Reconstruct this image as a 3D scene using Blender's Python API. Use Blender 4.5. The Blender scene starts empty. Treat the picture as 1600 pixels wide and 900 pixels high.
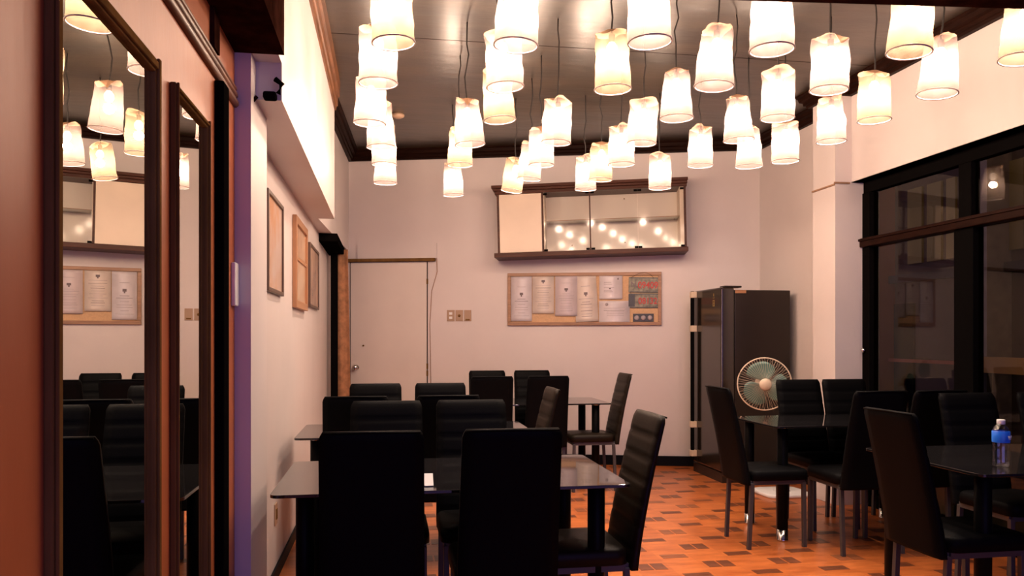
import bpy, bmesh, math, random
from mathutils import Vector, Matrix, noise
R = math.radians; PI = math.pi
random.seed(7)
sc = bpy.context.scene; C = sc.collection

# ---------------------------------------------------------------- camera
YAW = 9.15; F = 1210.0; CZ = 1.31; HZ = 528.0
cam = bpy.data.objects.new('camera', bpy.data.cameras.new('camera')); C.objects.link(cam)
cam.location = (0, 0, CZ); cam.rotation_euler = (R(90), 0, R(-YAW))
cam.data.sensor_width = 36; cam.data.lens = F/1600*36
cam.data.shift_y = (HZ-450)/1600; cam.data.clip_start = 0.05
sc.camera = cam
# ---------------------------------------------------------------- world: blue dusk, coming in by the open side behind the camera
w = bpy.data.worlds.new('dusk'); sc.world = w; w.use_nodes = True
w.node_tree.nodes['Background'].inputs[0].default_value = (0.36, 0.29, 0.92, 1)
w.node_tree.nodes['Background'].inputs[1].default_value = 0.92
LAMP_W = 17.0; BULB_E = 9.0; LAMP_C = (1.0, 0.77, 0.62)
# ---------------------------------------------------------------- exposure
vs = sc.view_settings; vs.view_transform = 'Standard'; vs.look = 'None'; vs.exposure = 0.55; vs.gamma = 1
vs.use_curve_mapping = False

CS, SN = math.cos(R(YAW)), math.sin(R(YAW))
def x_at(px, Y):                      # world X on the sight line of a pixel column at room depth Y
    t = (px-800)/F; return Y*(SN+CS*t)/(CS-SN*t)
def y_at(px, X):
    t = (px-800)/F; return X*(CS-SN*t)/(SN+CS*t)
def dep(X, Y): return SN*X+CS*Y
def z_at(py, X, Y): return CZ+(HZ-py)*dep(X, Y)/F
def un(px, d):
    cx = (px-800)/F*d; return (CS*cx+SN*d, -SN*cx+CS*d)

# ================================================================ materials
def mat(name, col, rough=0.5, metal=0.0, spec=0.5, noise_amt=0.0, noise_scale=8.0, col2=None, bump=0.0, bump_scale=60.0, stretch=(1, 1, 1), coat=0.0):
    m = bpy.data.materials.new(name); m.use_nodes = True
    nt = m.node_tree; b = nt.nodes['Principled BSDF']
    b.inputs['Base Color'].default_value = (*col, 1); b.inputs['Roughness'].default_value = rough
    b.inputs['Metallic'].default_value = metal; b.inputs['Specular IOR Level'].default_value = spec
    b.inputs['Coat Weight'].default_value = coat; b.inputs['Coat Roughness'].default_value = .25
    tc = nt.nodes.new('ShaderNodeTexCoord'); mp = nt.nodes.new('ShaderNodeMapping')
    mp.inputs['Scale'].default_value = stretch; nt.links.new(tc.outputs['Object'], mp.inputs[0])
    n = nt.nodes.new('ShaderNodeTexNoise'); n.inputs['Scale'].default_value = noise_scale; n.inputs['Detail'].default_value = 5
    nt.links.new(mp.outputs[0], n.inputs['Vector'])
    cr = nt.nodes.new('ShaderNodeValToRGB'); c2 = col2 or tuple(c*(1-noise_amt) for c in col)
    cr.color_ramp.elements[0].position = 0.35; cr.color_ramp.elements[0].color = (*c2, 1)
    cr.color_ramp.elements[1].position = 0.65; cr.color_ramp.elements[1].color = (*col, 1)
    nt.links.new(n.outputs['Fac'], cr.inputs[0]); nt.links.new(cr.outputs[0], b.inputs['Base Color'])
    if bump:
        n2 = nt.nodes.new('ShaderNodeTexNoise'); n2.inputs['Scale'].default_value = bump_scale; n2.inputs['Detail'].default_value = 4
        nt.links.new(mp.outputs[0], n2.inputs['Vector'])
        bp = nt.nodes.new('ShaderNodeBump'); bp.inputs['Strength'].default_value = bump; bp.inputs['Distance'].default_value = 0.01
        nt.links.new(n2.outputs['Fac'], bp.inputs['Height']); nt.links.new(bp.outputs[0], b.inputs['Normal'])
    return m
M = {}
M['wall'] = mat('wall_paint', (0.72, 0.65, 0.635), 0.45, noise_amt=0.06, noise_scale=1.6, bump=0.05, bump_scale=30)
M['wall_door'] = mat('door_paint', (0.74, 0.66, 0.61), 0.4, noise_amt=0.05, noise_scale=3)
M['ceiling'] = mat('ceiling_varnish', (0.038, 0.021, 0.007), 0.34, noise_amt=0.75, noise_scale=3.5, stretch=(0.45, 1.5, 1), bump=0.7, bump_scale=4.5, spec=1.0, coat=0.5)
M['cornice'] = mat('dark_varnished_wood', (0.018, 0.006, 0.0035), 0.42, noise_amt=0.4, stretch=(1, 1, 6), bump=0.1, spec=0.03)
M['darkbox'] = mat('rough_dark_wood', (0.035, 0.012, 0.008), 0.6, spec=0, noise_amt=0.5, noise_scale=14, bump=0.2)
M['panel'] = mat('orange_plywood', (0.52, 0.165, 0.062), 0.45, spec=.2, col2=(0.42, 0.115, 0.04), noise_scale=3, stretch=(1, 1, 0.35), bump=0.05, bump_scale=40)
M['mframe'] = mat('mirror_frame_wood', (0.20, 0.105, 0.035), 0.55, spec=0, noise_amt=0.3, stretch=(1, 1, .2), noise_scale=20)
M['bamboo'] = mat('brown_moulding', (0.20, 0.08, 0.033), 0.4, spec=.2, noise_amt=0.5, noise_scale=15, stretch=(1, .3, 1))
M['black'] = mat('black_frame', (0.004, 0.0035, 0.0035), 0.6, spec=0)
M['blackbase'] = mat('black_baseboard', (0.006, 0.006, 0.008), 0.5, spec=.05)
M['leather'] = mat('black_leatherette', (0.0035, 0.0035, 0.004), 0.5, bump=0.08, bump_scale=200, spec=0.045)
M['leather_brown'] = mat('dark_brown_leatherette', (0.012, 0.008, 0.005), 0.42, bump=0.08, bump_scale=200, spec=0.12)
M['chairmetal'] = mat('grey_chair_metal', (0.07, 0.065, 0.065), 0.45, metal=0.3)
M['chrome'] = mat('chrome', (0.75, 0.72, 0.70), 0.15, metal=1.0)
M['tableleg'] = mat('black_table_leg', (0.004, 0.004, 0.004), 0.4, spec=.06)
M['blackglass'] = mat('black_glass_top', (0.012, 0.011, 0.012), 0.035, spec=0.9)
M['switch'] = mat('beige_switch_plate', (0.42, 0.28, 0.19), 0.35)
M['white'] = mat('white_plastic', (0.85, 0.83, 0.82), 0.35)
M['cabwood'] = mat('cabinet_wood', (0.085, 0.027, 0.015), 0.4, spec=.2, noise_amt=0.4, noise_scale=6, stretch=(.3, 1, 6))
M['cabpale'] = mat('cabinet_pale_panel', (0.80, 0.66, 0.53), 0.4, noise_amt=0.06, noise_scale=4)
M['cabwhite'] = mat('cabinet_inside', (0.86, 0.78, 0.70), 0.5)
M['boardframe'] = mat('pale_wood_frame', (0.42, 0.23, 0.13), 0.4, noise_amt=0.3, noise_scale=20, stretch=(.3, 1, 3))
M['board'] = mat('tan_pinboard', (0.66, 0.42, 0.24), 0.7, noise_amt=0.12, noise_scale=60)
M['paper'] = mat('paper', (0.74, 0.68, 0.72), 0.3, noise_amt=0.12, noise_scale=9)
M['paper_cream'] = mat('cream_paper', (0.76, 0.66, 0.60), 0.3, noise_amt=0.12, noise_scale=9)
M['paper_mauve'] = mat('mauve_paper', (0.66, 0.57, 0.60), 0.3, noise_amt=0.1, noise_scale=9)
M['ink'] = mat('grey_ink', (0.16, 0.12, 0.13), 0.6)
M['inksoft'] = mat('faint_ink', (0.42, 0.36, 0.38), 0.6)
M['plate'] = mat('grey_green_metal_plate', (0.30, 0.28, 0.21), 0.45, noise_amt=0.6, noise_scale=25)
M['red'] = mat('red_digits', (0.50, 0.035, 0.03), 0.5)
M['darkstrip'] = mat('dark_grey_plastic', (0.05, 0.05, 0.06), 0.4)
M['fridge'] = mat('fridge_brown_grey', (0.024, 0.016, 0.012), 0.36, noise_amt=0.25, noise_scale=3, metal=0.2)
M['fridgedoor'] = mat('fridge_glossy_door', (0.020, 0.013, 0.009), 0.14, spec=0.8)
M['gold'] = mat('gold_print', (0.55, 0.38, 0.12), 0.3, metal=0.8)
M['teal'] = mat('teal_fan_blade', (0.10, 0.20, 0.17), 0.3)
M['fanwhite'] = mat('ivory_plastic', (0.70, 0.56, 0.42), 0.4)
M['curtain'] = mat('rust_curtain', (0.50, 0.23, 0.11), 0.8, noise_amt=0.4, noise_scale=18)
M['picwood_dark'] = mat('picture_frame_dark', (0.10, 0.055, 0.035), 0.4)
M['picwood_tan'] = mat('picture_frame_tan', (0.42, 0.20, 0.09), 0.4)
M['outwall'] = mat('outside_wall', (0.10, 0.062, 0.028), 0.8, noise_amt=0.4, noise_scale=2)
M['outred'] = mat('outside_red_pillar', (0.38, 0.09, 0.03), 0.8)
M['outpale'] = mat('outside_pale_pillar', (0.30, 0.24, 0.15), 0.8, noise_amt=.3)
M['outolive'] = mat('outside_olive_window', (0.30, 0.24, 0.05), 0.6)
M['outyellow'] = mat('outside_yellow_rail', (0.55, 0.33, 0.08), 0.6)
M['outdark'] = mat('outside_dark', (0.02, 0.016, 0.012), 0.8)
M['blueLabel'] = mat('blue_bottle_label', (0.02, 0.20, 0.95), 0.35)
M['cord'] = mat('black_cord', (0.02, 0.016, 0.015), 0.6)
M['rimgrey'] = mat('shade_rim_tape', (0.45, 0.36, 0.34), 0.7)
M['parq_dark'] = mat('dark_parquet', (0.17, 0.052, 0.022), 0.33, noise_amt=0.4, noise_scale=12, stretch=(1, 1, 1))
M['parq_mid'] = mat('faded_dark_parquet', (0.27, 0.085, 0.032), 0.33, noise_amt=0.35, noise_scale=12)

def mix_transparent(m, fac, tint=(1, 1, 1)):
    nt = m.node_tree; out = nt.nodes['Material Output']; b = out.inputs[0].links[0].from_node
    tr = nt.nodes.new('ShaderNodeBsdfTransparent'); tr.inputs[0].default_value = (*tint, 1)
    mx = nt.nodes.new('ShaderNodeMixShader'); mx.inputs[0].default_value = fac
    nt.links.new(b.outputs[0], mx.inputs[1]); nt.links.new(tr.outputs[0], mx.inputs[2]); nt.links.new(mx.outputs[0], out.inputs[0])
def glass(name, tint, ior=1.5, rough=0.0):
    m = bpy.data.materials.new(name); m.use_nodes = True; nt = m.node_tree
    nt.nodes.remove(nt.nodes['Principled BSDF']); out = nt.nodes['Material Output']
    tr = nt.nodes.new('ShaderNodeBsdfTransparent'); tr.inputs[0].default_value = (*tint, 1)
    gl = nt.nodes.new('ShaderNodeBsdfGlossy'); gl.inputs['Roughness'].default_value = rough
    lw = nt.nodes.new('ShaderNodeLayerWeight'); lw.inputs[0].default_value = 0.5      # thin sheet: Schlick reflectance, same from both sides
    pw = nt.nodes.new('ShaderNodeMath'); pw.operation = 'POWER'; pw.inputs[1].default_value = 5; nt.links.new(lw.outputs['Facing'], pw.inputs[0])
    f0 = ((ior-1)/(ior+1))**2
    fr = nt.nodes.new('ShaderNodeMath'); fr.operation = 'MULTIPLY_ADD'; fr.inputs[1].default_value = 1-f0; fr.inputs[2].default_value = f0; nt.links.new(pw.outputs[0], fr.inputs[0])
    mx = nt.nodes.new('ShaderNodeMixShader')
    nt.links.new(fr.outputs[0], mx.inputs[0]); nt.links.new(tr.outputs[0], mx.inputs[1]); nt.links.new(gl.outputs[0], mx.inputs[2])
    nt.links.new(mx.outputs[0], out.inputs[0]); return m
M['glass'] = glass('window_glass', (0.74, 0.70, 0.56), 1.5)
M['cabglass'] = glass('cabinet_glass', (0.95, 0.95, 0.94), 1.30, 0.08)
M['shelfglass'] = glass('shelf_glass_edge', (0.93, 0.95, 0.91), 1.2)
M['bottle'] = glass('clear_bottle_plastic', (0.95, 0.97, 1.0), 2.2, 0.08)
M['picglass'] = glass('picture_glass', (0.95, 0.95, 0.95), 1.5)
def mirror_mat():
    m = bpy.data.materials.new('mirror_silver'); m.use_nodes = True
    b = m.node_tree.nodes['Principled BSDF']; b.inputs['Metallic'].default_value = 1
    b.inputs['Base Color'].default_value = (0.84, 0.84, 0.78, 1); b.inputs['Roughness'].default_value = 0.0; return m
M['mirror'] = mirror_mat()
def cloth_mat(name, col):
    m = bpy.data.materials.new(name); m.use_nodes = True; nt = m.node_tree
    nt.nodes.remove(nt.nodes['Principled BSDF']); out = nt.nodes['Material Output']
    tc = nt.nodes.new('ShaderNodeTexCoord')
    n = nt.nodes.new('ShaderNodeTexNoise'); n.inputs['Scale'].default_value = 22; n.inputs['Detail'].default_value = 6
    nt.links.new(tc.outputs['Object'], n.inputs['Vector'])
    bp = nt.nodes.new('ShaderNodeBump'); bp.inputs['Strength'].default_value = 0.5; bp.inputs['Distance'].default_value = 0.01
    nt.links.new(n.outputs['Fac'], bp.inputs['Height'])
    cr = nt.nodes.new('ShaderNodeValToRGB')
    cr.color_ramp.elements[0].position = .3; cr.color_ramp.elements[0].color = (col[0]*.78, col[1]*.74, col[2]*.70, 1)
    cr.color_ramp.elements[1].position = .62; cr.color_ramp.elements[1].color = (*col, 1)
    nt.links.new(n.outputs['Fac'], cr.inputs[0])
    d = nt.nodes.new('ShaderNodeBsdfDiffuse'); t = nt.nodes.new('ShaderNodeBsdfTranslucent'); tr = nt.nodes.new('ShaderNodeBsdfTransparent')
    for q in (d, t):
        nt.links.new(cr.outputs[0], q.inputs[0]); nt.links.new(bp.outputs[0], q.inputs['Normal'])
    tr.inputs[0].default_value = (1, .93, .85, 1)
    a = nt.nodes.new('ShaderNodeMixShader'); a.inputs[0].default_value = 0.45
    nt.links.new(d.outputs[0], a.inputs[1]); nt.links.new(t.outputs[0], a.inputs[2])
    b = nt.nodes.new('ShaderNodeMixShader'); b.inputs[0].default_value = 0.30
    nt.links.new(a.outputs[0], b.inputs[1]); nt.links.new(tr.outputs[0], b.inputs[2]); nt.links.new(b.outputs[0], out.inputs[0])
    return m
M['cloth'] = [cloth_mat('white_shade_cloth', (0.150, 0.117, 0.108)), cloth_mat('cream_shade_cloth', (0.150, 0.114, 0.078))]
M['clothtop'] = mat('shade_top_cloth', (0.55, 0.33, 0.20), 0.8); mix_transparent(M['clothtop'], 0.15)
def emis(name, col, s):
    m = bpy.data.materials.new(name); m.use_nodes = True; nt = m.node_tree
    b = nt.nodes['Principled BSDF']; b.inputs['Emission Color'].default_value = (*col, 1); b.inputs['Emission Strength'].default_value = s
    b.inputs['Base Color'].default_value = (.8, .8, .8, 1); return m
M['bulb'] = emis('lit_bulb', LAMP_C, BULB_E)
def floor_mat():
    m = bpy.data.materials.new('orange_parquet'); m.use_nodes = True; nt = m.node_tree; b = nt.nodes['Principled BSDF']
    tc = nt.nodes.new('ShaderNodeTexCoord')
    mp = nt.nodes.new('ShaderNodeMapping'); nt.links.new(tc.outputs['Object'], mp.inputs[0])
    mp.inputs['Scale'].default_value = (1/0.2035, 1/0.1855, 1)
    mp.inputs['Location'].default_value = (-(1.9-0.10175)/0.2035 % 1, -(4.247-0.09275)/0.1855 % 1, 0)
    bk = nt.nodes.new('ShaderNodeTexBrick'); bk.offset = 0; bk.inputs['Scale'].default_value = 1
    bk.inputs['Brick Width'].default_value = 1; bk.inputs['Row Height'].default_value = 1; bk.inputs['Mortar Size'].default_value = 0.006
    bk.inputs['Color1'].default_value = (0.56, 0.165, 0.042, 1); bk.inputs['Color2'].default_value = (0.46, 0.125, 0.031, 1)
    bk.inputs['Mortar'].default_value = (0.42, 0.12, 0.035, 1)
    nt.links.new(mp.outputs[0], bk.inputs['Vector'])
    n = nt.nodes.new('ShaderNodeTexNoise'); n.inputs['Scale'].default_value = 9; n.inputs['Detail'].default_value = 7; n.inputs['Roughness'].default_value = .7
    mp2 = nt.nodes.new('ShaderNodeMapping'); mp2.inputs['Scale'].default_value = (.5, 2.2, 1)
    nt.links.new(tc.outputs['Object'], mp2.inputs[0]); nt.links.new(mp2.outputs[0], n.inputs['Vector'])
    cr = nt.nodes.new('ShaderNodeValToRGB'); cr.color_ramp.elements[0].position = .34; cr.color_ramp.elements[0].color = (.55, .42, .36, 1)
    cr.color_ramp.elements[1].position = .6; cr.color_ramp.elements[1].color = (1, 1, 1, 1); nt.links.new(n.outputs['Fac'], cr.inputs[0])
    mx = nt.nodes.new('ShaderNodeMix'); mx.data_type = 'RGBA'; mx.blend_type = 'MULTIPLY'; mx.inputs['Factor'].default_value = .8
    nt.links.new(bk.outputs['Color'], mx.inputs['A']); nt.links.new(cr.outputs[0], mx.inputs['B'])
    nt.links.new(mx.outputs['Result'], b.inputs['Base Color']); b.inputs['Roughness'].default_value = 0.30
    return m
M['floor'] = floor_mat()

# ================================================================ mesh builder
class MB:
    def __init__(s): s.v = []; s.f = []; s.sm = []
    def add(s, vs, fs, smooth=False):
        o = len(s.v); s.v += [tuple(v) for v in vs]; s.f += [tuple(i+o for i in f) for f in fs]; s.sm += [smooth]*len(fs); return s
    def box(s, a, b, mx=None):
        (x0, y0, z0), (x1, y1, z1) = a, b
        vs = [Vector(p) for p in ((x0, y0, z0), (x1, y0, z0), (x1, y1, z0), (x0, y1, z0), (x0, y0, z1), (x1, y0, z1), (x1, y1, z1), (x0, y1, z1))]
        if mx: vs = [mx@v for v in vs]
        return s.add(vs, [(0, 3, 2, 1), (4, 5, 6, 7), (0, 1, 5, 4), (1, 2, 6, 5), (2, 3, 7, 6), (3, 0, 4, 7)])
    def prism(s, poly, z0, z1):        # poly in XY
        n = len(poly); vs = [(x, y, z0) for x, y in poly]+[(x, y, z1) for x, y in poly]
        return s.add(vs, [tuple(range(n))[::-1], tuple(range(n, 2*n))]+[(i, (i+1) % n, (i+1) % n+n, i+n) for i in range(n)])
    def sweep(s, prof, path, closed=False):   # prof: list of (outward, z) in local, path: list of (x,y); offset to the left normal
        n = len(prof); rings = []
        for i, p in enumerate(path):
            p = Vector(p)
            d0 = (p-Vector(path[i-1])).normalized() if i > 0 else None
            d1 = (Vector(path[i+1])-p).normalized() if i < len(path)-1 else None
            n0 = Vector((-d0.y, d0.x)) if d0 else None; n1 = Vector((-d1.y, d1.x)) if d1 else None
            if n0 and n1: m = (n0+n1); m = m/max(.3, m.dot(n0))
            else: m = n0 or n1
            rings.append([(p.x+m.x*o, p.y+m.y*o, z) for o, z in prof])
        vs = [v for r in rings for v in r]; fs = []
        for i in range(len(rings)-1):
            for j in range(n):
                k = (j+1) % n; fs.append((i*n+j, i*n+k, (i+1)*n+k, (i+1)*n+j))
        fs.append(tuple(range(n))[::-1]); fs.append(tuple(range((len(rings)-1)*n, len(rings)*n)))
        return s.add(vs, fs)
    def lathe(s, prof, seg=24, cx=0, cy=0, mx=None, smooth=True, cap=True):   # prof (r,z)
        vs = []; fs = []; n = len(prof)
        for r, z in prof:
            for k in range(seg):
                a = 2*PI*k/seg; v = Vector((cx+r*math.cos(a), cy+r*math.sin(a), z)); vs.append(mx@v if mx else v)
        for i in range(n-1):
            for k in range(seg): fs.append((i*seg+k, i*seg+(k+1) % seg, (i+1)*seg+(k+1) % seg, (i+1)*seg+k))
        if cap: fs.append(tuple(range(seg))[::-1]); fs.append(tuple(range((n-1)*seg, n*seg)))
        return s.add(vs, fs, smooth)
    def tube(s, pts, r, seg=6, closed=False):
        pts = [Vector(p) for p in pts]; n = len(pts); vs = []; fs = []
        for i, p in enumerate(pts):
            if closed: d = pts[(i+1) % n]-pts[i-1]
            else: d = pts[min(i+1, n-1)]-pts[max(i-1, 0)]
            d.normalize(); a = d.cross(Vector((0, 0, 1)) if abs(d.z) < .9 else Vector((1, 0, 0))).normalized(); b = d.cross(a)
            for k in range(seg):
                t = 2*PI*(k+.5)/seg; vs.append(p+a*math.cos(t)*r+b*math.sin(t)*r)
        for i in range(n if closed else n-1):
            j = (i+1) % n
            for k in range(seg): fs.append((i*seg+k, i*seg+(k+1) % seg, j*seg+(k+1) % seg, j*seg+k))
        if not closed: fs.append(tuple(range(seg))[::-1]); fs.append(tuple(range((n-1)*seg, n*seg)))
        return s.add(vs, fs, seg > 4)
    def mesh(s, name, m):
        me = bpy.data.meshes.new(name); me.from_pydata(s.v, [], s.f); me.materials.append(m)
        bm = bmesh.new(); bm.from_mesh(me); bmesh.ops.recalc_face_normals(bm, faces=bm.faces); bm.to_mesh(me); bm.free()
        me.polygons.foreach_set('use_smooth', s.sm); return me
    def obj(s, name, m, parent=None, loc=(0, 0, 0), bevel=0):
        o = bpy.data.objects.new(name, s.mesh(name, m)); C.objects.link(o); o.location = loc
        if parent: o.parent = parent
        if bevel:
            md = o.modifiers.new('bevel', 'BEVEL'); md.width = bevel; md.segments = 2; md.limit_method = 'ANGLE'
        return o
def box(name, a, b, m, parent=None, bevel=0): return MB().box(a, b).obj(name, m, parent, bevel=bevel)
def thing(name, label, cat, loc=(0, 0, 0), rz=0, group=None):
    o = bpy.data.objects.new(name, None); C.objects.link(o); o.empty_display_size = .1
    o.location = loc; o.rotation_euler = (0, 0, rz); tag(o, label, cat, group); return o
def tag(o, label, cat, group=None):
    o['label'] = label; o['category'] = cat
    if group: o['group'] = group
    return o
def struct(o, label=None):
    o['kind'] = 'structure'
    if label: o['label'] = label
    return o
def copy_tree(root):
    r = root.copy(); C.objects.link(r)
    for ch in list(root.children):
        c = ch.copy(); C.objects.link(c); c.parent = r
        for g in list(ch.children):
            d = g.copy(); C.objects.link(d); d.parent = c
    return r

# ================================================================ room shell
ZC = 3.31; ZCO = 3.206
BL = Vector((-0.409, 8.51)); BRt = Vector((3.72, 7.335))
bdir = (BRt-BL).normalized(); BANG = math.atan2(bdir.y, bdir.x); bn = Vector((bdir.y, -bdir.x))     # bn points into the room
XL = -0.60; XS = -0.408; XP = 3.46; XR = 3.72; XW = 3.70; XU = 3.60
# floor, with parquet blocks as parts
fl = struct(MB().prism([(-1.0, -2.5), (3.9, -2.5), (3.9, 7.7), (-0.8, 8.8), (-1.0, 8.8)], -0.1, 0).obj('floor', M['floor']), 'orange parquet floor with dark inlaid blocks')
A, B = 0.2035, 0.1855
blk = MB().box((-.037, -.058, 0), (.037, .058, .0012)).mesh('parquet_block', M['parq_dark'])
blk2 = MB().box((-.037, -.058, 0), (.037, .058, .0012)).mesh('parquet_block', M['parq_mid'])
stp = MB().box((-.078, -.017, 0), (.078, .017, .0012)).mesh('parquet_strip', M['parq_dark'])
stp2 = MB().box((-.078, -.017, 0), (.078, .017, .0012)).mesh('parquet_strip', M['parq_mid'])
cells = []
rf = random.Random(3)
for i in range(-13, 11):
    for j in range(-18, 24):
        if (i+j) % 2 or (i % 2) != (j % 2): continue
        cx, cy = 1.9+i*A, 4.247+j*B
        if not (-0.5 < cx < 3.6): continue
        yb = BL.y+(cx-BL.x)*bdir.y/bdir.x
        if cy > yb-.12 or cy < 1.0: continue
        vis = 1.15 < cx < 3.5 and cy > 3.0 and cy < 7.6
        cells.append((0 if vis else 1, dep(cx, cy), cx, cy, i % 2 == 0))
cells.sort()
nb = 0; rest = MB()
for vis, d, cx, cy, dbl in cells:
    faded = rf.random() < .35
    pcs = [(cx-.0425, cy, blk), (cx+.0425, cy, blk)] if dbl else [(cx, cy-.0195, stp), (cx, cy+.0195, stp)]
    for x, y, me in pcs:
        if vis == 0 and nb < 290:
            if faded: me = blk2 if dbl else stp2
            o = bpy.data.objects.new('parquet_block' if dbl else 'parquet_strip', me); C.objects.link(o); o.parent = fl; o.location = (x, y, 0); nb += 1
        else:
            hx, hy = (.037, .058) if dbl else (.078, .017)
            rest.box((x-hx, y-hy, 0), (x+hx, y+hy, .0012))
ro = rest.obj('parquet_inlay', M['parq_dark'], fl); ro['kind'] = 'stuff'

struct(MB().prism([(-1.0, -2.5), (3.9, -2.5), (3.9, 7.7), (-0.8, 8.8), (-1.0, 8.8)], ZC, ZC+.08).obj('ceiling', M['ceiling']), 'dark brown varnished ceiling')
for k, yy in enumerate((5.2,)):
    struct(box('ceiling_joint', (XS, yy, ZC-.001), (XU, yy+.006, ZC), M['cornice']))
# back wall
def bwp(u, n=0): p = BL+bdir*u+bn*n; return (p.x, p.y)
struct(MB().prism([bwp(-.5), bwp(4.7), bwp(4.7, -.15), bwp(-.5, -.15)], 0, ZC).obj('wall_back', M['wall']), 'pale back wall')
# left walls
struct(MB().prism([(XL, 3.42), (XL, 8.7), (XL-.12, 8.7), (XL-.12, 3.42)], 0, 2.24).obj('wall_left', M['wall']), 'pale left wall under the soffit')
up = MB().prism([(XS, 3.14), (XS, 6.2), (-.53, 6.2), (-.53, 6.22), (BL.x, BL.y+.02), (-.75, 8.6), (-.75, 3.14)], 2.24, ZC)
struct(up.obj('wall_left_upper', M['wall']), 'pale upper left wall standing out over the soffit')
struct(box('wall_left_front_upper', (-.75, -2.5, 2.387), (XS, 3.14, ZC), M['wall']))
struct(box('wall_left_pier', (XL-.1, 3.03, 0), (-.506, 3.42, 2.387), M['wall']), 'narrow pale pier at the end of the wood panelling')
# wood panelled wall (front left)
struct(box('wall_left_front', (-.75, -2.5, 0), (-.565, 3.03, 2.387), M['panel']), 'orange plywood panelling on the left')
struct(box('trim_1', (-.75, -2.5, 2.38), (-.385, 3.03, 2.75), M['darkbox']), 'dark wooden box beam over the panelling')
m = MB()
for dz, r in ((2.185, .016), (2.215, .013), (2.24, .009)):
    m.tube([(-.562, y, dz) for y in (-1, .5, 1.5, 2.2, 2.6, 3.02)], r, 8)
struct(m.obj('trim_2', M['bamboo']), 'ribbed brown moulding along the panelling')
struct(box('trim_3', (-.57, 2.69, 0), (-.535, 2.775, 2.165), M['black'], bevel=.004), 'black upright strip on the panelling')
struct(box('trim_4', (-.57, 2.775, 0), (-.548, 2.805, 2.165), M['mframe'], bevel=.003))
struct(box('trim_5', (-.57, 2.62, 2.25), (-.55, 2.70, 2.38), M['darkbox']))
struct(box('trim_6', (-.57, .9, 0), (-.561, 1.33, .02), M['mframe']))
# right side
struct(box('wall_right', (XR, 5.9, 0), (XR+.12, 7.6, ZC), M['wall']), 'pale right wall behind the fridge')
struct(box('wall_right_pier', (XP, 5.58, 0), (XR+.12, 5.9, ZC), M['wall']), 'pale pier beside the dark window')
struct(box('wall_right_upper', (XU, -2.5, 2.53), (XR+.12, 5.58, ZC), M['wall']), 'pale wall over the dark window')
# cornices: stepped profile, three members
prof = [(0, ZCO), (.035, ZCO), (.040, ZCO+.018), (.055, ZCO+.022), (.058, ZCO+.045), (.080, ZCO+.055), (.088, ZCO+.085), (.105, ZCO+.092), (.105, ZC), (0, ZC)]
def cornice(name, path): return struct(MB().sweep(prof, path).obj(name, M['cornice']), 'dark varnished cornice')
cornice('trim_7', [(XU, 1.0), (XU, 5.58), (XP, 5.58), (XP, 5.9), (XR, 5.9), (BRt.x, BRt.y)])
cornice('trim_8', [(BRt.x, BRt.y), (BL.x, BL.y)])
cornice('trim_9', [(BL.x, BL.y), (-.53, 6.2)])
struct(MB().sweep([(0, 3.09), (.012, 3.09), (.018, 3.12), (.026, 3.125), (.028, 3.19), (.042, 3.2), (.045, ZC), (0, ZC)], [(XS, 6.2), (XS, 1.0)]).obj('trim_10', M['bamboo']), 'brown cornice of the upper left wall')
# baseboards
struct(MB().prism([bwp(.05), bwp(4.25), bwp(4.25, .018), bwp(.05, .018)], 0, .10).obj('baseboard_back', M['blackbase']), 'black baseboard of the back wall')
struct(box('baseboard_right', (XR-.018, 5.9, 0), (XR, 7.32, .10), M['blackbase']))
struct(box('baseboard_left', (XL, 3.42, 0), (XL+.012, 8.4, .07), M['blackbase']))
# thin wooden ledge on the pier at window-head height
struct(box('trim_11', (XP-.012, 5.58, 2.505), (XP, 5.9, 2.517), M['boardframe']))
struct(box('trim_12', (XP-.012, 5.568, 2.517), (XU-.02, 5.58, 2.53), M['boardframe']))
# cross beam high in the foreground
bm0 = un(1130, 3.07); bm1 = un(1600, 3.155)
sl = (bm1[1]-bm0[1])/(bm1[0]-bm0[0])
ya, yb_ = bm0[1]+(XS-bm0[0])*sl, bm0[1]+(XU-bm0[0])*sl
struct(MB().prism([(XS, ya), (XU, yb_), (XU, yb_-.25), (XS, ya-.25)], 2.65, ZC).obj('trim_13', M['darkbox']), 'dark cross beam over the foreground')

# dark opening at the far end of the left wall
struct(box('trim_14', (XL, 7.05, 2.17), (-.44, 8.30, 2.24), M['black']), 'black bar under the soffit at the far left')
struct(box('trim_15', (-.565, 8.02, 0), (-.50, 8.14, 2.17), M['black']), 'black upright at the far left doorway')
m = MB()
cv = []; N = 40
for s_, off in ((0, 0), (1, .006)):
    pass
rows = []
for k in range(13):
    z = .04+k*(2.18/12); row = []
    for i in range(N+1):
        u = i/N; x = -.53+u*(.13+.04*(1-z/2.2)); y = 8.12+.010*math.sin(u*PI*3+z*.7)+.03*u
        row.append((x, y, z))
    rows.append(row)
vs = [p for r in rows for p in r]; fs = [(a*(N+1)+b, a*(N+1)+b+1, (a+1)*(N+1)+b+1, (a+1)*(N+1)+b) for a in range(12) for b in range(N)]
m.add(vs, fs, True)
co = m.obj('curtain', M['curtain']); sd = co.modifiers.new('thick', 'SOLIDIFY'); sd.thickness = .004
tag(co, 'narrow rust brown curtain hanging beside the white door', 'curtain')

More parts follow.
